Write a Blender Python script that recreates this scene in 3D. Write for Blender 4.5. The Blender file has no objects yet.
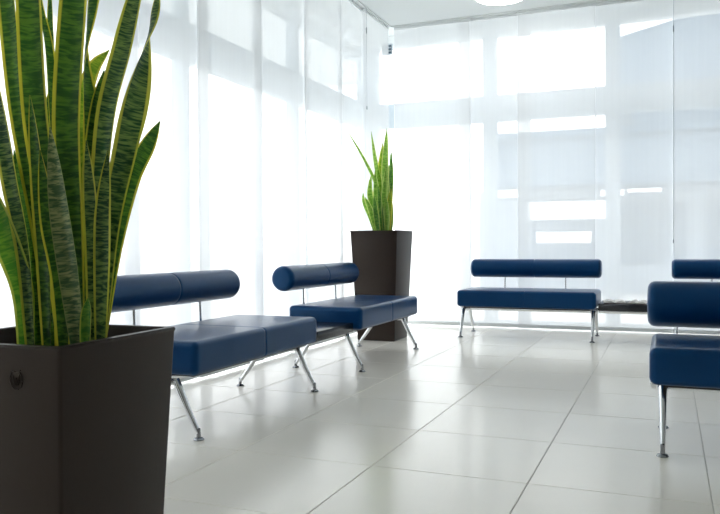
import bpy, bmesh, math, random
from mathutils import Vector, Matrix

SC = bpy.context.scene
COL = SC.collection
random.seed(7)

# ------------------------------------------------------------------ camera
YAW, PITCH, ROLL, EYE = math.radians(22.397), math.radians(0.867), math.radians(-0.357), 0.855
cam_data = bpy.data.cameras.new('camera')
cam_data.sensor_width = 36.0
cam_data.lens = 748.0 * 36.0 / 720.0
cam_data.clip_start = 0.05
cam_data.clip_end = 400
cam = bpy.data.objects.new('camera', cam_data)
COL.objects.link(cam)
cam.matrix_world = (Matrix.Translation((0, 0, EYE)) @ Matrix.Rotation(YAW, 4, 'Z')
                    @ Matrix.Rotation(math.pi / 2 - PITCH, 4, 'X') @ Matrix.Rotation(ROLL, 4, 'Z'))
SC.camera = cam

# ------------------------------------------------------------------ sky, exposure
SKY, LAMP, EXPOSURE = 4.6, 6.0, 0.32
world = bpy.data.worlds.new('overcast_sky')
SC.world = world
world.use_nodes = True
bg = world.node_tree.nodes['Background']
bg.inputs[0].default_value = (0.97, 0.985, 1.0, 1)
bg.inputs[1].default_value = SKY
SC.view_settings.view_transform = 'Standard'
SC.view_settings.look = 'None'
SC.view_settings.gamma = 1.0
SC.view_settings.use_curve_mapping = False
SC.view_settings.exposure = EXPOSURE
SC.cycles.use_denoising = True
SC.cycles.max_bounces = 12
SC.cycles.diffuse_bounces = 6
SC.cycles.transparent_max_bounces = 24
SC.cycles.transmission_bounces = 8
SC.cycles.sample_clamp_indirect = 10

# room dimensions (metres; camera stands at x = 0, y = 0)
CEIL = 3.21
GLASS_Y, GLASS_X = 8.0, -3.2           # glazed walls
CURT_Y, CURT_X = 7.62, -2.78           # sheer panels hang in front of them
ROOM_X1, ROOM_Y0 = 4.9, -2.5


def portal(name, loc, rot, sx, sy):
    d = bpy.data.lights.new(name, 'AREA')
    d.shape = 'RECTANGLE'
    d.size, d.size_y = sx, sy
    d.cycles.is_portal = True
    o = bpy.data.objects.new(name, d)
    o.location, o.rotation_euler = loc, rot
    COL.objects.link(o)


portal('sky_portal', (0.85, GLASS_Y + 0.15, 1.55), (-math.pi / 2, 0, 0), 8.2, 3.1)
portal('sky_portal', (GLASS_X - 0.15, 2.75, 1.55), (0, -math.pi / 2, 0), 3.1, 10.6)


# ------------------------------------------------------------------ materials
def nodes_of(name):
    m = bpy.data.materials.new(name)
    m.use_nodes = True
    nt = m.node_tree
    return m, nt, nt.nodes, nt.links, nt.nodes['Principled BSDF']


def plain(name, col, rough=0.5, metal=0.0, noise=0.0, nscale=30.0, bump=0.0, bscale=200.0, spec=0.5, coat=0.0, rand=0.0):
    m, nt, N, L, P = nodes_of(name)
    P.inputs['Base Color'].default_value = (*col, 1)
    P.inputs['Roughness'].default_value = rough
    P.inputs['Metallic'].default_value = metal
    P.inputs['Specular IOR Level'].default_value = spec
    P.inputs['Coat Weight'].default_value = coat
    P.inputs['Coat Roughness'].default_value = 0.15
    tc = N.new('ShaderNodeTexCoord')
    if noise > 0 or rand > 0:
        nz = N.new('ShaderNodeTexNoise')
        nz.inputs['Scale'].default_value = nscale
        nz.inputs['Detail'].default_value = 5
        L.new(tc.outputs['Object'], nz.inputs['Vector'])
        mr = N.new('ShaderNodeMapRange')
        mr.inputs['To Min'].default_value = 1 - noise
        mr.inputs['To Max'].default_value = 1 + noise
        L.new(nz.outputs['Fac'], mr.inputs['Value'])
        val = mr.outputs['Result']
        if rand > 0:
            oi = N.new('ShaderNodeObjectInfo')
            r2 = N.new('ShaderNodeMapRange')
            r2.inputs['To Min'].default_value = 1 - rand
            r2.inputs['To Max'].default_value = 1 + rand
            L.new(oi.outputs['Random'], r2.inputs['Value'])
            mu = N.new('ShaderNodeMath')
            mu.operation = 'MULTIPLY'
            L.new(val, mu.inputs[0])
            L.new(r2.outputs['Result'], mu.inputs[1])
            val = mu.outputs[0]
        vm = N.new('ShaderNodeVectorMath')
        vm.operation = 'SCALE'
        vm.inputs[0].default_value = col
        L.new(val, vm.inputs['Scale'])
        L.new(vm.outputs['Vector'], P.inputs['Base Color'])
    if bump > 0:
        nb = N.new('ShaderNodeTexNoise')
        nb.inputs['Scale'].default_value = bscale
        nb.inputs['Detail'].default_value = 3
        L.new(tc.outputs['Object'], nb.inputs['Vector'])
        bp = N.new('ShaderNodeBump')
        bp.inputs['Strength'].default_value = bump
        bp.inputs['Distance'].default_value = 0.002
        L.new(nb.outputs['Fac'], bp.inputs['Height'])
        L.new(bp.outputs['Normal'], P.inputs['Normal'])
    return m


def sheer(name, opening, back):
    """woven sheer: part open weave, part light-scattering thread"""
    m, nt, N, L, P = nodes_of(name)
    N.remove(P)
    out = N['Material Output']
    tc = N.new('ShaderNodeTexCoord')
    mp = N.new('ShaderNodeMapping')
    mp.inputs['Scale'].default_value = (9, 9, 0.35)
    L.new(tc.outputs['Object'], mp.inputs['Vector'])
    nz = N.new('ShaderNodeTexNoise')
    nz.inputs['Scale'].default_value = 3.0
    nz.inputs['Detail'].default_value = 6
    L.new(mp.outputs['Vector'], nz.inputs['Vector'])
    mr = N.new('ShaderNodeMapRange')
    mr.inputs['From Min'].default_value = 0.3
    mr.inputs['From Max'].default_value = 0.7
    mr.inputs['To Min'].default_value = opening - 0.013
    mr.inputs['To Max'].default_value = opening + 0.013
    L.new(nz.outputs['Fac'], mr.inputs['Value'])
    tr = N.new('ShaderNodeBsdfTransparent')
    tl = N.new('ShaderNodeBsdfTranslucent')
    tl.inputs[0].default_value = (0.93, 0.95, 0.97, 1)
    df = N.new('ShaderNodeBsdfDiffuse')
    df.inputs[0].default_value = (0.88, 0.89, 0.90, 1)
    m1 = N.new('ShaderNodeMixShader')
    m1.inputs[0].default_value = back
    L.new(tl.outputs[0], m1.inputs[1])
    L.new(df.outputs[0], m1.inputs[2])
    m2 = N.new('ShaderNodeMixShader')
    L.new(mr.outputs['Result'], m2.inputs[0])
    L.new(m1.outputs[0], m2.inputs[1])
    L.new(tr.outputs[0], m2.inputs[2])
    L.new(m2.outputs[0], out.inputs['Surface'])
    return m


def glass(name):
    m, nt, N, L, P = nodes_of(name)
    N.remove(P)
    tr = N.new('ShaderNodeBsdfTransparent')
    tr.inputs[0].default_value = (0.96, 0.97, 0.97, 1)
    gl = N.new('ShaderNodeBsdfGlossy')
    gl.inputs['Roughness'].default_value = 0.02
    fr = N.new('ShaderNodeLayerWeight')
    fr.inputs[0].default_value = 0.5
    pw = N.new('ShaderNodeMath'); pw.operation = 'POWER'; pw.inputs[1].default_value = 5
    L.new(fr.outputs['Facing'], pw.inputs[0])
    ma = N.new('ShaderNodeMath'); ma.operation = 'MULTIPLY_ADD'; ma.inputs[1].default_value = 0.9; ma.inputs[2].default_value = 0.03
    L.new(pw.outputs[0], ma.inputs[0])
    mx = N.new('ShaderNodeMixShader')
    L.new(ma.outputs[0], mx.inputs[0])
    L.new(tr.outputs[0], mx.inputs[1])
    L.new(gl.outputs[0], mx.inputs[2])
    L.new(mx.outputs[0], N['Material Output'].inputs['Surface'])
    return m


def emitter(name, col, strength):
    m, nt, N, L, P = nodes_of(name)
    P.inputs['Base Color'].default_value = (0.9, 0.9, 0.9, 1)
    P.inputs['Emission Color'].default_value = (*col, 1)
    P.inputs['Emission Strength'].default_value = strength
    return m


def leaf_mat(name, dark, light, edge, edge_at, bands, glow):
    """snake plant leaf: banded green blade with a yellow margin; UV u runs across, v along"""
    m, nt, N, L, P = nodes_of(name)
    out = N['Material Output']
    uv = N.new('ShaderNodeUVMap')
    uv.uv_map = 'UVMap'
    sp = N.new('ShaderNodeSeparateXYZ')
    L.new(uv.outputs['UV'], sp.inputs[0])
    oi = N.new('ShaderNodeObjectInfo')
    mp = N.new('ShaderNodeCombineXYZ')
    mx_ = N.new('ShaderNodeMath'); mx_.operation = 'MULTIPLY'; mx_.inputs[1].default_value = 1.5
    my_ = N.new('ShaderNodeMath'); my_.operation = 'MULTIPLY'; my_.inputs[1].default_value = bands
    mz_ = N.new('ShaderNodeMath'); mz_.operation = 'MULTIPLY'; mz_.inputs[1].default_value = 40
    L.new(sp.outputs[0], mx_.inputs[0]); L.new(sp.outputs[1], my_.inputs[0]); L.new(oi.outputs['Random'], mz_.inputs[0])
    L.new(mx_.outputs[0], mp.inputs[0]); L.new(my_.outputs[0], mp.inputs[1]); L.new(mz_.outputs[0], mp.inputs[2])
    nz = N.new('ShaderNodeTexNoise')
    nz.inputs['Scale'].default_value = 1.0
    nz.inputs['Detail'].default_value = 4
    nz.inputs['Distortion'].default_value = 0.6
    L.new(mp.outputs[0], nz.inputs['Vector'])
    rp = N.new('ShaderNodeValToRGB')
    rp.color_ramp.elements[0].position = 0.42
    rp.color_ramp.elements[0].color = (*dark, 1)
    rp.color_ramp.elements[1].position = 0.62
    rp.color_ramp.elements[1].color = (*light, 1)
    L.new(nz.outputs['Fac'], rp.inputs[0])
    ab = N.new('ShaderNodeMath'); ab.operation = 'SUBTRACT'; ab.inputs[1].default_value = 0.5
    L.new(sp.outputs[0], ab.inputs[0])
    ab2 = N.new('ShaderNodeMath'); ab2.operation = 'ABSOLUTE'
    L.new(ab.outputs[0], ab2.inputs[0])
    mr = N.new('ShaderNodeMapRange')
    mr.inputs['From Min'].default_value = edge_at - 0.02
    mr.inputs['From Max'].default_value = edge_at + 0.02
    L.new(ab2.outputs[0], mr.inputs['Value'])
    mc = N.new('ShaderNodeMixRGB')
    mc.inputs[2].default_value = (*edge, 1)
    L.new(mr.outputs['Result'], mc.inputs[0])
    L.new(rp.outputs[0], mc.inputs[1])
    L.new(mc.outputs[0], P.inputs['Base Color'])
    P.inputs['Roughness'].default_value = 0.42
    tl = N.new('ShaderNodeBsdfTranslucent')
    L.new(mc.outputs[0], tl.inputs[0])
    ms = N.new('ShaderNodeMixShader')
    ms.inputs[0].default_value = glow
    L.new(P.outputs[0], ms.inputs[1])
    L.new(tl.outputs[0], ms.inputs[2])
    L.new(ms.outputs[0], out.inputs['Surface'])
    return m


SHEER_OPEN = 0.23
M = {
    'tile': plain('porcelain_tile', (0.90, 0.86, 0.785), 0.18, noise=0.025, nscale=3.0, bump=0.02, bscale=40, rand=0.012, spec=0.36),
    'grout': plain('grout', (0.52, 0.50, 0.46), 0.9, noise=0.1),
    'ceiling': plain('ceiling_paint', (0.76, 0.79, 0.79), 0.9, noise=0.01, nscale=2),
    'paint': plain('wall_paint', (0.55, 0.54, 0.52), 0.85, noise=0.02, nscale=2),
    'header': plain('header_paint', (0.84, 0.86, 0.87), 0.8, noise=0.02, nscale=2),
    'frame': plain('window_frame_grey', (0.58, 0.64, 0.69), 0.45, noise=0.02),
    'alu': plain('brushed_aluminium', (0.80, 0.81, 0.83), 0.25, 1.0, noise=0.03),
    'chrome': plain('polished_chrome', (0.74, 0.76, 0.78), 0.12, 1.0, noise=0.02),
    'dark_chrome': plain('dark_chrome', (0.30, 0.31, 0.33), 0.25, 1.0, noise=0.03),
    'rubber': plain('black_rubber', (0.02, 0.02, 0.022), 0.6, noise=0.05),
    'leather': plain('blue_leather', (0.001, 0.037, 0.126), 0.30, noise=0.08, nscale=9, bump=0.12, bscale=260, spec=0.40),
    'table': plain('black_laminate', (0.012, 0.014, 0.020), 0.22, noise=0.05),
    'planter': plain('brown_planter', (0.030, 0.020, 0.015), 0.42, noise=0.06, nscale=14, bump=0.05, bscale=120, spec=0.2),
    'liner': plain('planter_liner', (0.014, 0.010, 0.009), 0.6, noise=0.06),
    'soil': plain('potting_soil', (0.022, 0.015, 0.010), 0.95, noise=0.5, nscale=60, bump=1.0, bscale=90),
    'sheer': None, 'glass': None,
    'bar': plain('hem_bar', (0.78, 0.81, 0.82), 0.4, noise=0.02),
    'cord': plain('grey_wand', (0.30, 0.33, 0.36), 0.4, noise=0.05),
    'lamp_housing': plain('lamp_housing', (0.85, 0.85, 0.84), 0.4, noise=0.01),
    'lamp': emitter('lamp_diffuser', (1.0, 0.98, 0.94), LAMP),
    'paper': plain('magazine_paper', (0.72, 0.70, 0.68), 0.6, noise=0.25, nscale=22),
    'cover': plain('magazine_cover', (0.09, 0.06, 0.06), 0.4, noise=0.7, nscale=14),
    'terrace': plain('terrace_paving', (0.62, 0.62, 0.60), 0.8, noise=0.06, nscale=3),
    'facade': plain('blue_grey_cladding', (0.075, 0.125, 0.18), 0.6, noise=0.04, nscale=1),
    'facade2': plain('grey_cladding', (0.085, 0.135, 0.19), 0.6, noise=0.04, nscale=1),
    'render': plain('pale_render', (0.30, 0.35, 0.40), 0.8, noise=0.04, nscale=1),
    'white': plain('white_sky_reflection', (0.88, 0.88, 0.88), 0.5, noise=0.02),
    'shopglass': plain('dark_window_glass', (0.10, 0.14, 0.18), 0.08, noise=0.05),
}
M['leather'].node_tree.nodes['Principled BSDF'].inputs['Specular Tint'].default_value = (0.42, 0.70, 1.0, 1)
M['sheer'] = sheer('sheer_fabric', SHEER_OPEN, 0.76)
M['hem'] = sheer('stitched_hem', 0.03, 0.45)
M['glass'] = glass('window_glass')
M['leaf0'] = leaf_mat('snake_leaf_dark', (0.024, 0.090, 0.014), (0.095, 0.215, 0.024), (0.62, 0.56, 0.05), 0.40, 130, 0.55)
M['leaf1'] = leaf_mat('snake_leaf_banded', (0.014, 0.060, 0.018), (0.17, 0.27, 0.065), (0.56, 0.54, 0.06), 0.38, 170, 0.42)
M['leaf2'] = leaf_mat('snake_leaf_mottled', (0.045, 0.10, 0.030), (0.26, 0.30, 0.11), (0.24, 0.28, 0.09), 0.47, 150, 0.3)
M['leaf3'] = leaf_mat('snake_leaf_yellow', (0.15, 0.30, 0.020), (0.34, 0.46, 0.035), (0.66, 0.60, 0.07), 0.34, 90, 0.6)
M['leaf4'] = leaf_mat('snake_leaf_fresh', (0.06, 0.21, 0.018), (0.16, 0.34, 0.03), (0.46, 0.50, 0.07), 0.41, 90, 0.55)
M['leaf5'] = leaf_mat('snake_leaf_pale', (0.17, 0.36, 0.05), (0.34, 0.54, 0.10), (0.62, 0.68, 0.22), 0.38, 70, 0.55)
M['leaf6'] = leaf_mat('snake_leaf_mid', (0.07, 0.22, 0.04), (0.18, 0.36, 0.07), (0.48, 0.54, 0.14), 0.40, 90, 0.5)


# ------------------------------------------------------------------ mesh helpers
def link(name, bm, mat, parent=None, smooth=False, angle=40):
    me = bpy.data.meshes.new(name)
    bmesh.ops.recalc_face_normals(bm, faces=bm.faces[:])
    if smooth:
        for f in bm.faces:
            f.smooth = True
        for e in bm.edges:
            if len(e.link_faces) == 2 and e.calc_face_angle(0) > math.radians(angle):
                e.smooth = False
    bm.to_mesh(me)
    bm.free()
    me.materials.append(M[mat] if isinstance(mat, str) else mat)
    return link_mesh(name, me, parent)


def link_mesh(name, me, parent=None):
    o = bpy.data.objects.new(name, me)
    COL.objects.link(o)
    if parent is not None:
        o.parent = parent
    return o


def tag(o, label, cat, group=None):
    o['label'] = label
    o['category'] = cat
    if group:
        o['group'] = group
    return o


def struct(o):
    o['kind'] = 'structure'
    return o


def thing(name, label, cat, loc, rz=0.0, group=None):
    o = bpy.data.objects.new(name, None)
    o.empty_display_size = 0.1
    COL.objects.link(o)
    o.location = loc
    o.rotation_euler = (0, 0, rz)
    return tag(o, label, cat, group)


def copy_tree(o, parent=None):
    c = o.copy()
    COL.objects.link(c)
    c.parent = parent
    for ch in list(o.children):
        copy_tree(ch, c)
    return c


def box(bm, x0, x1, y0, y1, z0, z1):
    vs = [bm.verts.new((x, y, z)) for x in (x0, x1) for y in (y0, y1) for z in (z0, z1)]
    for q in ((0, 1, 3, 2), (4, 6, 7, 5), (0, 4, 5, 1), (2, 3, 7, 6), (0, 2, 6, 4), (1, 5, 7, 3)):
        bm.faces.new([vs[i] for i in q])
    return vs


def boxes(name, mat, parent, *specs, bevel=0.0, seg=2):
    bm = bmesh.new()
    for s in specs:
        box(bm, *s)
    if bevel:
        bmesh.ops.bevel(bm, geom=bm.edges[:], offset=bevel, segments=seg, profile=0.5, affect='EDGES')
    return link(name, bm, mat, parent, smooth=bool(bevel))


def rings(bm, loops, cap=True):
    rows = [[bm.verts.new(p) for p in lp] for lp in loops]
    n = len(rows[0])
    for a, b in zip(rows, rows[1:]):
        for i in range(n):
            bm.faces.new((a[i], a[(i + 1) % n], b[(i + 1) % n], b[i]))
    if cap:
        bm.faces.new(rows[0][::-1])
        bm.faces.new(rows[-1])
    return rows


def tube(bm, pts, radii, n=12):
    pts = [Vector(p) for p in pts]
    loops = []
    for i, p in enumerate(pts):
        t = (pts[min(i + 1, len(pts) - 1)] - pts[max(i - 1, 0)]).normalized()
        a = t.orthogonal() if abs(t.z) > 0.99 else t.cross(Vector((0, 0, 1)))
        a.normalize()
        b = t.cross(a)
        loops.append([p + radii[i] * (math.cos(k * 2 * math.pi / n) * a + math.sin(k * 2 * math.pi / n) * b) for k in range(n)])
    rings(bm, loops)


def lathe(bm, prof, cx=0, cy=0, n=24):
    rings(bm, [[(cx + r * math.cos(k * 2 * math.pi / n), cy + r * math.sin(k * 2 * math.pi / n), z) for k in range(n)] for r, z in prof])


def round_rect(hw, hh, r, k=6):
    pts = []
    for cx, cy, a0 in ((hw - r, hh - r, 0), (-hw + r, hh - r, 90), (-hw + r, -hh + r, 180), (hw - r, -hh + r, 270)):
        for i in range(k + 1):
            a = math.radians(a0 + 90 * i / k)
            pts.append((cx + r * math.cos(a), cy + r * math.sin(a)))
    return pts


def end_stations(L, r, seam=True, k=6):
    """(x, inset) along a padded length: rounded ends and a stitched groove in the middle"""
    st = [(-L / 2 + r * (1 - math.cos(math.radians(90 * i / k))), r * (1 - math.sin(math.radians(90 * i / k)))) for i in range(k + 1)]
    mid = [(-0.028, 0.0), (-0.016, 0.0), (-0.007, 0.0003), (-0.002, 0.0022), (0.0, 0.0032), (0.002, 0.0022), (0.007, 0.0003), (0.016, 0.0), (0.028, 0.0)] if seam else []
    st += [(st[-1][0] + 0.012, 0.0), (st[-1][0] + 0.03, 0.0)]
    return st + mid + [(-x, i) for x, i in reversed(st)]


# ------------------------------------------------------------------ the room
floor = struct(boxes('floor', 'grout', None, (GLASS_X, ROOM_X1, ROOM_Y0, GLASS_Y, -0.08, -0.0025)))
TX, TY, T, GAP = 0.135, 2.69, 0.6, 0.0028


def tile_mesh(w, d):
    bm = bmesh.new()
    c = 0.0015
    lo = [(-w / 2, -d / 2, -0.0025), (w / 2, -d / 2, -0.0025), (w / 2, d / 2, -0.0025), (-w / 2, d / 2, -0.0025)]
    mid = [(x, y, -c) for x, y, z in lo]
    hi = [(x - math.copysign(c, x), y - math.copysign(c, y), 0) for x, y, z in lo]
    rings(bm, [lo, mid, hi])
    bmesh.ops.recalc_face_normals(bm, faces=bm.faces[:])
    me = bpy.data.meshes.new('tile')
    bm.to_mesh(me)
    bm.free()
    me.materials.append(M['tile'])
    return me


tiles = {}
for i in range(-8, 12):
    for j in range(-12, 14):
        x0, x1 = max(TX + i * T, GLASS_X), min(TX + (i + 1) * T, ROOM_X1)
        y0, y1 = max(TY + j * T, ROOM_Y0), min(TY + (j + 1) * T, GLASS_Y)
        if x1 - x0 < 0.03 or y1 - y0 < 0.03:
            continue
        key = (round(x1 - x0 - GAP, 3), round(y1 - y0 - GAP, 3))
        if key not in tiles:
            tiles[key] = tile_mesh(*key)
        t = link_mesh('tile', tiles[key], floor)
        t.location = ((x0 + x1) / 2, (y0 + y1) / 2, 0)

struct(boxes('ceiling', 'ceiling', None, (GLASS_X - 0.1, ROOM_X1, ROOM_Y0, GLASS_Y + 0.1, CEIL, CEIL + 0.2)))
struct(boxes('wall_right', 'paint', None, (ROOM_X1, ROOM_X1 + 0.2, ROOM_Y0, GLASS_Y + 0.1, 0, CEIL)))
struct(boxes('wall_rear', 'paint', None, (GLASS_X - 0.1, ROOM_X1 + 0.2, ROOM_Y0 - 0.2, ROOM_Y0, 0, CEIL)))
TR0, TR1, HEAD = 2.175, 2.45, 3.09
struct(boxes('wall_back', 'header', None, (GLASS_X - 0.1, ROOM_X1, GLASS_Y - 0.05, GLASS_Y + 0.10, HEAD, CEIL)))
struct(boxes('wall_left', 'header', None, (GLASS_X - 0.10, GLASS_X + 0.05, ROOM_Y0, GLASS_Y - 0.05, HEAD, CEIL)))

# glazed back wall: sill, transom, mullions, panes
win = struct(boxes('window_1', 'frame', None, (GLASS_X, ROOM_X1, GLASS_Y - 0.05, GLASS_Y + 0.05, 0, 0.05), bevel=0.004))
boxes('transom', 'frame', win, (GLASS_X, ROOM_X1, GLASS_Y - 0.05, GLASS_Y + 0.05, TR0, TR1), bevel=0.004)
mull = [GLASS_X + 0.08, -1.768, -0.518, 0.732, 1.982, 3.232, ROOM_X1 - 0.075]
for x in mull:
    boxes('mullion', 'frame', win, (x - 0.07, x + 0.07, GLASS_Y - 0.055, GLASS_Y + 0.055, 0.05, HEAD), bevel=0.004)
for a, b in zip(mull, mull[1:]):
    for z0, z1 in ((0.05, TR0), (TR1, HEAD)):
        boxes('pane', 'glass', win, (a + 0.065, b - 0.065, GLASS_Y - 0.004, GLASS_Y + 0.004, z0, z1))
win = struct(boxes('window_2', 'frame', None, (GLASS_X - 0.05, GLASS_X + 0.05, ROOM_Y0, GLASS_Y - 0.055, 0, 0.05), bevel=0.004))
boxes('transom', 'frame', win, (GLASS_X - 0.05, GLASS_X + 0.05, ROOM_Y0, GLASS_Y - 0.055, TR0, TR1), bevel=0.004)
mull = [ROOM_Y0 + 0.08 + k * (GLASS_Y - 0.13 - ROOM_Y0 - 0.08) / 6 for k in range(7)]
for y in mull:
    boxes('mullion', 'frame', win, (GLASS_X - 0.055, GLASS_X + 0.055, y - 0.035, y + 0.035, 0.05, HEAD), bevel=0.004)
for a, b in zip(mull, mull[1:]):
    for z0, z1 in ((0.05, TR0), (TR1, HEAD)):
        boxes('pane', 'glass', win, (GLASS_X - 0.004, GLASS_X + 0.004, a + 0.03, b - 0.03, z0, z1))

# ------------------------------------------------------------------ outside
g = boxes('ground', 'terrace', None, (-60, 60, -40, 70, -0.25, -0.10))
struct(g)
# overhanging eave above the left upper panes
can = thing('eave_canopy', 'grey flat eave above the upper panes of the left glazed wall', 'canopy', (GLASS_X - 0.1, 0, 0))
boxes('slab', 'header', can, (-1.0, 0, ROOM_Y0 - 1, GLASS_Y + 1.0, 2.95, 3.12))
boxes('fascia', 'frame', can, (-1.05, -1.0, ROOM_Y0 - 1, GLASS_Y + 1.0, 2.90, 3.14))

b1 = thing('neighbouring_building', 'low blue-grey building behind the sheer panels in the middle of the back wall', 'building', (0, 14, 0))
boxes('upper_storey', 'facade', b1, (-3.12, 16, 0, 7, 1.93, 2.88))
boxes('ground_storey', 'render', b1, (-3.6, 16, 1.2, 6.8, -0.1, 1.93))
boxes('roof_edge', 'facade', b1, (-3.2, 16, -0.1, 7.1, 2.80, 2.92))
for k in range(6):
    x = -2.5 + k * 1.6
    w = boxes('window', 'facade2', b1, (x, x + 1.2, 1.12, 1.25, 0.5, 1.6))
    boxes('pane', 'shopglass', w, (x + 0.06, x + 1.14, 1.10, 1.13, 0.56, 1.54))
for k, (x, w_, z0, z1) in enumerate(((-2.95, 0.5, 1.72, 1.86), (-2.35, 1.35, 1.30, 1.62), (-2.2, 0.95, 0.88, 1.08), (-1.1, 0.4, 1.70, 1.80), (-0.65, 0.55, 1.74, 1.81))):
    boxes('panel', 'white', b1, (x, x + w_, -0.3, -0.22, z0, z1))  # added white slabs, standing in for bright sky reflections on this building
b2 = thing('tall_building', 'tall grey building with rising roofline behind the right of the back wall', 'building', (0, 22, 0))
bm = bmesh.new()
poly = [(-0.85, -0.1), (-0.85, 4.15), (-1.05, 4.85), (-1.6, 4.9), (-1.6, 6.52), (0.78, 7.05), (6, 8.4), (14, 8.4), (14, -0.1)]
rings(bm, [[(x, 0, z) for x, z in poly], [(x, 8, z) for x, z in poly]])
link('wall', bm, 'facade2', b2)
for k in range(4):
    w = boxes('window', 'facade', b2, (1.5 + 3 * k, 3.2 + 3 * k, -0.06, 0.02, 4.2, 5.6))
    boxes('pane', 'shopglass', w, (1.6 + 3 * k, 3.1 + 3 * k, -0.08, -0.05, 4.3, 5.5))

# ------------------------------------------------------------------ sheer panel curtains
struct(boxes('trim_1', 'ceiling', None, (CURT_X - 0.05, ROOM_X1, CURT_Y - 0.03, CURT_Y + 0.05, CEIL - 0.012, CEIL)))
struct(boxes('trim_2', 'ceiling', None, (CURT_X - 0.05, CURT_X + 0.03, ROOM_Y0, CURT_Y - 0.03, CEIL - 0.012, CEIL)))


def curtain(label, group, a, b, back, track, ph):
    """one flat sheer panel between a and b along its wall"""
    w = b - a
    loc = ((a + b) / 2, CURT_Y + track, 0) if back else (CURT_X - track, (a + b) / 2, 0)
    root = thing('panel_curtain', label, 'curtain', loc, 0 if back else math.pi / 2, group)
    bm = bmesh.new()
    nx, nz = 14, 16
    z0, z1 = 0.045, CEIL - 0.02
    grid = [[bm.verts.new((-w / 2 + w * i / nx, 0.0035 * math.sin(ph + i * 0.9) * (1 - (j / nz) ** 2), z0 + (z1 - z0) * j / nz)) for i in range(nx + 1)] for j in range(nz + 1)]
    for j in range(nz):
        for i in range(nx):
            bm.faces.new((grid[j][i], grid[j][i + 1], grid[j + 1][i + 1], grid[j + 1][i]))
    link('fabric', bm, 'sheer', root, smooth=True)
    for s in (-1, 1):
        bm = bmesh.new()
        xa, xb = s * (w / 2 - 0.007), s * w / 2
        bm.faces.new([bm.verts.new(p) for p in ((xa, -0.006, z0), (xb, -0.006, z0), (xb, -0.006, z1), (xa, -0.006, z1))])
        link('side_hem', bm, 'hem', root)
    boxes('hem_bar', 'bar', root, (-w / 2, w / 2, -0.006, 0.006, 0.012, 0.05), bevel=0.003)
    boxes('carrier', 'bar', root, (-w / 2, w / 2, -0.008, 0.008, CEIL - 0.040, CEIL - 0.011), bevel=0.002)
    return root


ordn = ['first', 'second', 'third', 'fourth', 'fifth', 'sixth', 'seventh', 'eighth', 'ninth', 'tenth', 'eleventh', 'twelfth', 'thirteenth', 'fourteenth', 'fifteenth', 'sixteenth']
edges = [(-2.73, -1.89), (-2.02, -1.28), (-1.41, -0.65), (-0.66, 0.045), (0.04, 0.78), (0.70, 1.46), (1.38, 2.14), (2.06, 2.82), (2.74, 3.5), (3.42, 4.18), (4.1, 4.85)]
for k, (a, b) in enumerate(edges):
    curtain('sheer white panel curtain on the back wall, %s to the right of the corner' % ordn[k], 'sheer panels on the back wall', a, b, True, 0.022 * (k % 2), k * 1.7)
edges = [(6.86, 7.58), (6.29, 6.92), (5.56, 6.33), (4.76, 5.66), (4.04, 4.86), (3.34, 4.19), (2.66, 3.46), (1.96, 2.76), (1.26, 2.06), (0.56, 1.36), (-0.14, 0.66), (-0.84, -0.04), (-1.54, -0.74), (-2.24, -1.44)]
for k, (a, b) in enumerate(edges):
    curtain('sheer white panel curtain on the left wall, %s from the corner' % ordn[k], 'sheer panels on the left wall', a, b, False, 0.022 * (k % 2), k * 2.3)


def wand(label, x, y, z0, z1, knob):
    root = thing('curtain_wand', label, 'wand', (x, y, z0))
    bm = bmesh.new()
    tube(bm, [(0, 0, 0.03), (0, 0, (z1 - z0) / 2), (0, 0, z1 - z0)], [0.0015] * 3, 8)
    link('rod', bm, 'cord', root, smooth=True)
    bm = bmesh.new()
    lathe(bm, [(0.004, 0), (0.006, 0.006), (0.006, 0.03), (0.004, 0.036)], n=10)
    link('handle', bm, 'cord', root, smooth=True)
    bm = bmesh.new()
    lathe(bm, [(0.005, knob - 0.03), (0.006, knob - 0.02), (0.006, knob + 0.02), (0.005, knob + 0.03)], n=10)
    link('connector', bm, 'cord', root, smooth=True)


wand('thin dark pull wand hanging high on the left curtains near the corner', CURT_X + 0.025, 6.89, 2.20, CEIL, 0.78)
wand('thin grey pull wand hanging on the back curtains at far right', 0.045, CURT_Y - 0.025, 0.86, CEIL, 2.0)

vent = thing('louvre_vent', 'small bluish louvred vent high in the corner of the back wall', 'vent', (-2.82, CURT_Y - 0.0, 2.98))
boxes('frame', 'frame', vent, (-0.06, 0.06, 0.03, 0.05, -0.06, 0.06))
for k in range(3):
    boxes('slat', 'facade', vent, (-0.05, 0.05, 0.015, 0.032, -0.045 + 0.035 * k, -0.028 + 0.035 * k))

# ------------------------------------------------------------------ ceiling lamps
def lamp_make(x, y, label):
    root = thing('ceiling_lamp', label, 'lamp', (x, y, CEIL), 0)
    bm = bmesh.new()
    lathe(bm, [(0.235, 0), (0.25, -0.004), (0.25, -0.03), (0.238, -0.034)], n=48)
    link('housing', bm, 'lamp_housing', root, smooth=True)
    bm = bmesh.new()
    lathe(bm, [(0.237, -0.030), (0.237, -0.046), (0.225, -0.056), (0.12, -0.062), (0.02, -0.063)], n=48)
    link('diffuser', bm, 'lamp', root, smooth=True)
    return root


lamp_make(-1.44, 6.97, 'round white ceiling lamp glowing above the back sofa')


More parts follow.
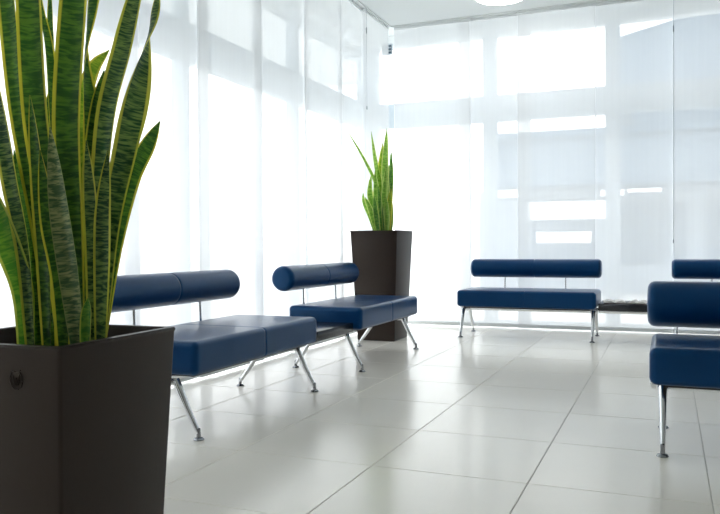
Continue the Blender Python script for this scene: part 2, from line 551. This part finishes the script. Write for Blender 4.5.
# ------------------------------------------------------------------ sofas
def sofa_make(label, loc, rz, roll_r=0.090, roll_z=0.625, roll_len=1.24, leg_x=0.586):
    """two-seat bench: front edge at local y = 0, sitter looks along -y"""
    root = thing('waiting_room_sofa', label, 'sofa', loc, rz, 'blue leather waiting room sofas')
    L, D, z0, z1 = 1.24, 0.555, 0.285, 0.437
    bm = bmesh.new()
    loops = []
    for x, ins in end_stations(L, 0.030):
        loops.append([(x, D / 2 + py, (z0 + z1) / 2 + pz + (0.004 * (1 - (2 * py / D) ** 2) if pz > 0.045 else 0))
                      for py, pz in round_rect(D / 2 - ins, (z1 - z0) / 2 - ins, 0.026 - ins * 0.8)])
    rings(bm, loops)
    seat = link('seat', bm, 'leather', root, smooth=True, angle=60)
    boxes('seat_base', 'rubber', seat, (-0.56, 0.56, 0.05, 0.50, z0 - 0.012, z0 + 0.004))
    bm = bmesh.new()
    n = 40
    loops = [[(x, 0.605 + (roll_r - ins) * math.cos(k * 2 * math.pi / n), roll_z + (roll_r - ins) * math.sin(k * 2 * math.pi / n)) for k in range(n)]
             for x, ins in end_stations(roll_len, 0.035)]
    rings(bm, loops)
    link('back_roll', bm, 'leather', root, smooth=True, angle=60)
    for s in (-1, 1):
        bm = bmesh.new()
        tube(bm, [(s * 0.29, 0.335, 0.262), (s * 0.29, 0.54, 0.262), (s * 0.29, 0.575, 0.268), (s * 0.29, 0.592, 0.290), (s * 0.29, 0.597, 0.33),
                  (s * 0.29, 0.603, roll_z - roll_r + 0.03)], [0.009] * 6, 12)
        link('back_post', bm, 'chrome', root, smooth=True)
    for y in (0.19, 0.34):
        boxes('rail', 'alu', root, (-0.62, 0.62, y - 0.018, y + 0.018, 0.243, z0 - 0.008), bevel=0.004)
    for s in (-1, 1):
        x = s * leg_x
        boxes('leg_bracket', 'alu', root, (x - 0.022, x + 0.022, 0.12, 0.375, 0.236, 0.262), bevel=0.006)
        for yt, yf in ((0.130, 0.010), (0.355, 0.515)):
            bm = bmesh.new()
            tube(bm, [(x, yt, 0.262), (x, yt + (yf - yt) * 0.08, 0.240), (x, yt + (yf - yt) * 0.5, 0.136), (x, yf, 0.030)], [0.017, 0.0185, 0.0145, 0.010], 14)
            leg = link('leg', bm, 'chrome', root, smooth=True)
            bm = bmesh.new()
            lathe(bm, [(0.023, 0), (0.024, 0.003), (0.020, 0.009), (0.010, 0.013), (0.0085, 0.05), (0.006, 0.052)], x, yf, 18)
            link('foot', bm, 'dark_chrome', leg, smooth=True)
    return root


R90 = math.pi / 2
sofa_make('blue leather two-seat sofa with roll back nearest the big foreground plant', (-1.91, 3.36, 0), R90)
sofa_make('blue leather sofa with roll back in front of the distant potted plant', (-1.91, 5.27, 0), R90)
sofa_make('blue leather sofa standing against the back curtains, left of the magazine table', (-1.197, 6.75, 0), 0)
sofa_make('blue leather sofa against the back curtains, mostly hidden behind the near right sofa', (0.648, 6.75, 0), 0)
sofa_make('dark blue leather sofa with thick roll back, cut by the right frame edge', (0.549, 3.22, 0), 0, 0.108, 0.570, 1.28, 0.570)


# ------------------------------------------------------------------ link tables
def table_make(label, loc, rz, w):
    root = thing('link_table', label, 'table', loc, rz, 'low tables between the sofas')
    boxes('tabletop', 'table', root, (-w / 2 + 0.006, w / 2 - 0.006, 0.055, 0.535, 0.274, 0.335), bevel=0.004)
    for y in (0.19, 0.34):
        boxes('rail', 'alu', root, (-w / 2 + 0.001, w / 2 - 0.001, y - 0.018, y + 0.018, 0.243, 0.274), bevel=0.004)
    return root


table_make('low black link table without magazines between the two left sofas', (-1.91, 4.315, 0), R90, 0.67)
table_make('low black link table with magazines between the two back sofas', (-0.271, 6.75, 0), 0, 0.598)

mz = 0.335


def magazine(label, x, y, rz, w, d, lift, z):
    root = thing('magazine', label, 'magazine', (x, y, z), rz, 'magazines on the back table')
    bm = bmesh.new()
    box(bm, -w, w, -d / 2, d / 2, 0, 0.008)
    link('cover', bm, 'cover', root)
    for s in (-1, 1):
        bm = bmesh.new()
        k = 8
        top, low = [], []
        for i in range(k + 1):
            q = i / k
            h = 0.009 + lift * math.sin(q * math.pi) * (1 - 0.35 * q)
            top.append((s * (0.001 + (w - 0.006) * q), h + 0.001))
            low.append((s * (0.001 + (w - 0.006) * q), 0.008))
        lp = low + top[::-1]
        rings(bm, [[(px, -d / 2 + 0.004, pz) for px, pz in lp], [(px, d / 2 - 0.004, pz) for px, pz in lp]])
        link('pages', bm, 'paper', root, smooth=True)


magazine('open magazine with pale pages on the left of the back table', -0.44, 6.98, 0.10, 0.095, 0.27, 0.020, mz)
magazine('open magazine with arched pages in the middle of the back table', -0.245, 6.96, -0.06, 0.08, 0.26, 0.022, mz)
magazine('open magazine at the right end of the back table', -0.075, 6.97, 0.06, 0.07, 0.26, 0.014, mz)


# ------------------------------------------------------------------ planters and snake plants
def planter_make(label, loc, rz, w, wb, h, soil, emblem):
    root = thing('square_planter', label, 'planter', loc, rz)
    bm = bmesh.new()

    def sq(half, z, r=0.008):
        return [(px, py, z) for px, py in round_rect(half, half, r, 3)]
    t = 0.020
    loops = [sq(wb / 2 - 0.004, 0), sq(wb / 2, 0.006), sq(w / 2 - 0.0025, h - 0.012), sq(w / 2, h - 0.006), sq(w / 2 - 0.002, h),
             sq(w / 2 - t, h), sq(w / 2 - t - 0.002, h - 0.006), sq(w / 2 - t - 0.006, h - 0.10)]
    rings(bm, loops)
    body = link('body', bm, 'planter', root, smooth=True, angle=30)
    bm = bmesh.new()
    n = 14
    half = w / 2 - t - 0.008
    rnd = random.Random(3)
    gv = [[bm.verts.new((-half + 2 * half * i / n, -half + 2 * half * j / n, soil + rnd.uniform(-0.006, 0.008))) for i in range(n + 1)] for j in range(n + 1)]
    for j in range(n):
        for i in range(n):
            bm.faces.new((gv[j][i], gv[j][i + 1], gv[j + 1][i + 1], gv[j + 1][i]))
    s = link('soil', bm, 'soil', root, smooth=True)
    s['kind'] = 'stuff'
    if emblem:
        # small raised maker's mark on the front face: open ring of two arcs round a flame-like W
        slope = math.atan2((w - wb) / 2, h)
        bm = bmesh.new()
        strokes = [[(0.020 * math.cos(math.radians(a)) * 0.82, 0.022 * math.sin(math.radians(a))) for a in range(120, 300, 15)],
                   [(0.020 * math.cos(math.radians(a)) * 0.82, 0.022 * math.sin(math.radians(a))) for a in range(-50, 65, 15)],
                   [(-0.009, 0.010), (-0.007, -0.004), (-0.001, -0.012), (0.001, 0.004), (0.004, -0.012), (0.009, -0.002), (0.008, 0.012)],
                   [(-0.012, 0.020), (0.0, 0.016), (0.013, 0.021)]]
        for st in strokes:
            tube(bm, [(px, 0, pz) for px, pz in st], [0.0012] * len(st), 6)
        e = link('emblem', bm, 'planter', body, smooth=True)
        zc = h - 0.074
        e.location = (emblem, -(wb / 2 + (w - wb) / 2 * zc / h), zc)
        e.rotation_euler = (slope, 0, 0)
    return root


def spline(P, k=7):
    P = [Vector(p) for p in P]
    Q = [P[0] * 2 - P[1]] + P + [P[-1] * 2 - P[-2]]
    out = []
    for i in range(1, len(Q) - 2):
        a, b, c, d = Q[i - 1], Q[i], Q[i + 1], Q[i + 2]
        for s in range(k):
            t = s / k
            out.append(0.5 * ((2 * b) + (c - a) * t + (2 * a - 5 * b + 4 * c - d) * t * t + (3 * b - a - 3 * c + d) * t ** 3))
    out.append(P[-1])
    return out


def leaf_make(parent, width, face, twist, style, pts, base_angle):
    C = spline(pts)
    n = len(C)
    bm = bmesh.new()
    uvl = bm.loops.layers.uv.new('UVMap')
    across = (-1, -0.78, -0.4, 0, 0.4, 0.78, 1)
    length = sum((C[i + 1] - C[i]).length for i in range(n - 1))
    fr = []
    for i, c in enumerate(C):
        q = i / (n - 1)
        t = (C[min(i + 1, n - 1)] - C[max(i - 1, 0)]).normalized()
        ang = base_angle + math.radians(face + twist * max(0.0, q - 0.35))
        w = Vector((math.cos(ang), math.sin(ang), 0))
        w = (w - t * w.dot(t)).normalized()
        nm = w.cross(t)
        if q < 0.45:
            wd = 0.55 + 0.45 * math.sin(q / 0.45 * math.pi / 2)
        else:
            wd = max(0.0, 1 - ((q - 0.45) / 0.55) ** 2.6) ** 0.9
        hw = max(width / 2 * wd, 0.0012)
        fold = hw * (0.75 - 0.55 * q)
        r1 = []
        for a in across:
            p = c + w * (a * hw) + nm * (fold * (a * a - 0.5))
            r1.append((bm.verts.new(p), (a + 1) / 2, q * length))
        fr.append(r1)

    def face_(vs):
        f = bm.faces.new([v[0] for v in vs])
        f.smooth = True
        for lp, v in zip(f.loops, vs):
            lp[uvl].uv = (v[1], v[2])
    m = len(across)
    for i in range(n - 1):
        for j in range(m - 1):
            face_((fr[i][j], fr[i][j + 1], fr[i + 1][j + 1], fr[i + 1][j]))
    return link('leaf', bm, 'leaf%d' % style, parent, smooth=True, angle=80)


# blade tables: width, facing, twist, style, centre line relative to the plant's foot (x, y) with z above the floor
NEAR = [
    (0.06, 10, 10, 0, [(0.022, 0.005, 0.585), (-0.008, -0.002, 0.898), (-0.046, -0.014, 1.166), (-0.062, -0.016, 1.459), (-0.066, -0.015, 1.606), (-0.059, -0.01, 1.727)]),
    (0.052, -15, 10, 0, [(-0.046, 0.042, 0.585), (-0.087, 0.034, 0.9), (-0.139, 0.022, 1.204), (-0.17, 0.018, 1.483), (-0.185, 0.019, 1.637), (-0.193, 0.021, 1.741)]),
    (0.066, 5, 5, 0, [(0.063, 0.001, 0.585), (0.053, -0.003, 0.897), (0.045, -0.007, 1.161), (0.063, 0.001, 1.448), (0.077, 0.005, 1.59), (0.082, 0.005, 1.731)]),
    (0.044, 10, 350, 0, [(0.036, 0.065, 0.585), (0.042, 0.072, 0.898), (0.045, 0.077, 1.149), (0.031, 0.075, 1.325), (0.047, 0.084, 1.475), (0.068, 0.094, 1.6)]),
    (0.045, 0, 20, 3, [(-0.007, 0.09, 0.585), (-0.01, 0.095, 0.951), (-0.01, 0.099, 1.181), (0.016, 0.111, 1.304), (0.057, 0.129, 1.36)]),
    (0.05, -10, 25, 1, [(0.123, -0.007, 0.585), (0.125, 0.005, 0.896), (0.138, 0.021, 1.159), (0.17, 0.043, 1.327), (0.192, 0.061, 1.449), (0.215, 0.079, 1.559)]),
    (0.062, 0, 280, 1, [(0.122, 0.004, 0.585), (0.142, 0.027, 0.896), (0.171, 0.052, 1.089), (0.188, 0.073, 1.224), (0.202, 0.091, 1.331), (0.212, 0.107, 1.412), (0.219, 0.122, 1.489)]),
    (0.048, 15, 30, 0, [(0.073, 0.059, 0.585), (0.102, 0.083, 0.848), (0.136, 0.108, 1.023), (0.171, 0.131, 1.108), (0.196, 0.151, 1.172)]),
    (0.047, 0, 8, 2, [(0.141, -0.075, 0.585), (0.12, -0.082, 0.781), (0.096, -0.089, 0.952), (0.077, -0.093, 1.13)]),
    (0.06, 10, 30, 4, [(-0.045, -0.054, 0.585), (-0.041, -0.062, 0.742), (-0.064, -0.08, 0.85), (-0.099, -0.104, 0.956), (-0.156, -0.136, 1.085), (-0.212, -0.167, 1.248)]),
    (0.042, -10, 20, 1, [(-0.016, -0.064, 0.585), (-0.033, -0.068, 0.838), (-0.064, -0.078, 1.016), (-0.09, -0.086, 1.182), (-0.116, -0.094, 1.348)]),
    (0.034, 20, 20, 0, [(-0.099, 0.042, 0.585), (-0.111, 0.048, 0.875), (-0.14, 0.047, 1.106), (-0.191, 0.036, 1.261)]),
    (0.026, 40, 60, 0, [(-0.001, 0.028, 0.585), (-0.016, 0.029, 0.899), (-0.031, 0.029, 1.172), (-0.044, 0.029, 1.346), (-0.064, 0.024, 1.452), (-0.082, 0.021, 1.572)]),
    (0.03, -20, 20, 0, [(-0.043, 0.087, 0.585), (-0.053, 0.087, 0.9), (-0.072, 0.084, 1.157), (-0.088, 0.08, 1.35), (-0.091, 0.082, 1.569)]),
    (0.026, 0, 0, 4, [(0.158, -0.079, 0.585), (0.16, -0.077, 0.686), (0.165, -0.075, 0.74)]),
    (0.044, 20, 20, 0, [(0.066, 0.045, 0.585), (0.065, 0.056, 0.836), (0.053, 0.063, 1.022), (0.062, 0.077, 1.198), (0.073, 0.091, 1.299)]),
    (0.03, 0, 10, 0, [(0.063, 0.077, 0.585), (0.07, 0.093, 0.81), (0.082, 0.111, 0.967)]),
    (0.046, 10, 20, 0, [(-0.094, 0.077, 0.585), (-0.098, 0.079, 0.875), (-0.108, 0.079, 1.107), (-0.094, 0.088, 1.288)]),
    (0.04, -15, 20, 0, [(0.035, -0.065, 0.585), (0.026, -0.065, 0.826), (0.013, -0.068, 1.014), (-0.004, -0.072, 1.213)]),
    (0.034, 10, 10, 1, [(0.145, -0.041, 0.585), (0.147, -0.038, 0.802), (0.14, -0.038, 0.965), (0.132, -0.039, 1.104)]),
    (0.048, -30, 10, 0, [(0.008, -0.0, 0.585), (0.008, 0.01, 0.849), (0.012, 0.022, 0.996), (0.016, 0.033, 1.12)]),
    (0.04, 10, 10, 0, [(0.092, -0.074, 0.585), (0.083, -0.075, 0.78), (0.058, -0.083, 0.919), (0.041, -0.088, 1.08)]),
    (0.05, 5, 10, 0, [(-0.044, 0.108, 0.585), (-0.034, 0.116, 0.874), (-0.029, 0.121, 1.056), (-0.044, 0.118, 1.212)]),
    (0.046, 20, 10, 0, [(-0.096, 0.032, 0.585), (-0.105, 0.031, 0.799), (-0.129, 0.024, 0.938), (-0.152, 0.017, 1.103)]),
    (0.038, 10, 20, 1, [(0.169, -0.042, 0.585), (0.173, -0.038, 0.803), (0.175, -0.035, 0.941), (0.186, -0.028, 1.079)]),
]
FAR = [
    (0.035, 20, 30, 5, [(0.008, 0.005, 0.93), (-0.037, -0.025, 1.364), (-0.124, -0.075, 1.61), (-0.278, -0.151, 1.91)]),
    (0.05, 10, 40, 5, [(0.007, 0.059, 0.93), (-0.018, 0.054, 1.322), (-0.07, 0.038, 1.6), (-0.112, 0.025, 1.915)]),
    (0.07, 0, 10, 5, [(0.068, -0.024, 0.93), (0.051, -0.026, 1.315), (0.042, -0.025, 1.589), (0.059, -0.012, 1.926)]),
    (0.05, -10, 20, 3, [(-0.005, 0.065, 0.93), (-0.03, 0.06, 1.323), (-0.039, 0.06, 1.555), (-0.013, 0.075, 1.823)]),
    (0.055, 20, 10, 6, [(0.074, 0.011, 0.93), (0.072, 0.022, 1.272), (0.078, 0.036, 1.502), (0.076, 0.046, 1.759)]),
    (0.06, 0, 10, 5, [(-0.033, 0.01, 0.93), (-0.065, -0.007, 1.182), (-0.105, -0.028, 1.32), (-0.094, -0.028, 1.503)]),
    (0.05, 10, 10, 5, [(-0.013, -0.068, 0.93), (-0.065, -0.108, 1.16), (-0.107, -0.145, 1.295)]),
    (0.06, 10, 10, 3, [(0.007, 0.113, 0.93), (0.007, 0.117, 1.232), (-0.019, 0.11, 1.465), (-0.045, 0.103, 1.671)]),
    (0.05, 5, 10, 6, [(0.043, -0.088, 0.93), (0.026, -0.092, 1.159), (0.001, -0.099, 1.403)]),
    (0.055, -10, 10, 3, [(0.078, -0.052, 0.93), (0.09, -0.055, 1.159), (0.11, -0.054, 1.375)]),
    (0.045, 30, 10, 5, [(-0.062, 0.009, 0.93), (-0.116, -0.004, 1.11), (-0.17, -0.017, 1.249), (-0.181, -0.012, 1.351)]),
    (0.05, 0, 10, 6, [(0.04, 0.105, 0.93), (0.054, 0.097, 1.138), (0.05, 0.083, 1.368)]),
    (0.06, 0, 10, 5, [(0.002, -0.03, 0.93), (-0.029, -0.049, 1.225), (-0.042, -0.06, 1.544)]),
    (0.06, 10, 10, 5, [(0.056, -0.072, 0.93), (0.05, -0.075, 1.267), (0.068, -0.069, 1.556)]),
    (0.06, -10, 10, 5, [(-0.066, 0.018, 0.93), (-0.102, 0.013, 1.23), (-0.129, 0.011, 1.462)]),
    (0.05, 10, 10, 6, [(0.017, -0.121, 0.93), (-0.008, -0.129, 1.131), (-0.025, -0.133, 1.311)]),
    (0.06, 10, 10, 5, [(0.05, 0.023, 0.93), (0.059, 0.03, 1.227), (0.059, 0.036, 1.594)]),
    (0.045, 0, 10, 5, [(0.08, -0.084, 0.93), (0.082, -0.086, 1.13), (0.075, -0.091, 1.302)]),
]


planter_make('dark brown square planter in the left foreground with embossed emblem', (-1.389, 1.398, 0), math.radians(2.5), 0.425, 0.36, 0.647, 0.60, 0.092)
planter_make('tall dark brown square planter by the curtains behind the left sofas', (-2.43, 6.43, 0), 0, 0.45, 0.355, 0.99, 0.945, 0)
planter_make('dark planter glimpsed at the left frame edge behind the foreground leaves', (-2.44, 1.78, 0), 0, 0.45, 0.355, 0.99, 0.945, 0)


def plant_make(label, loc, table, ang):
    root = thing('snake_plant', label, 'plant', (loc[0], loc[1], 0), 0, None)
    for width, face, twist, style, pts in table:
        leaf_make(root, width, face, twist, style, pts, ang)
    return root


plant_make('tall snake plant with yellow-edged leaves in the left foreground planter', (-1.38, 1.405), NEAR, YAW)
far = plant_make('bright green snake plant in the tall planter near the corner', (-2.43, 6.43), FAR, YAW)
third = copy_tree(far)
third.location = (-2.46, 1.74, 0)
third.rotation_euler = (0, 0, 2.1)
third['label'] = 'snake plant in the planter at the left frame edge'
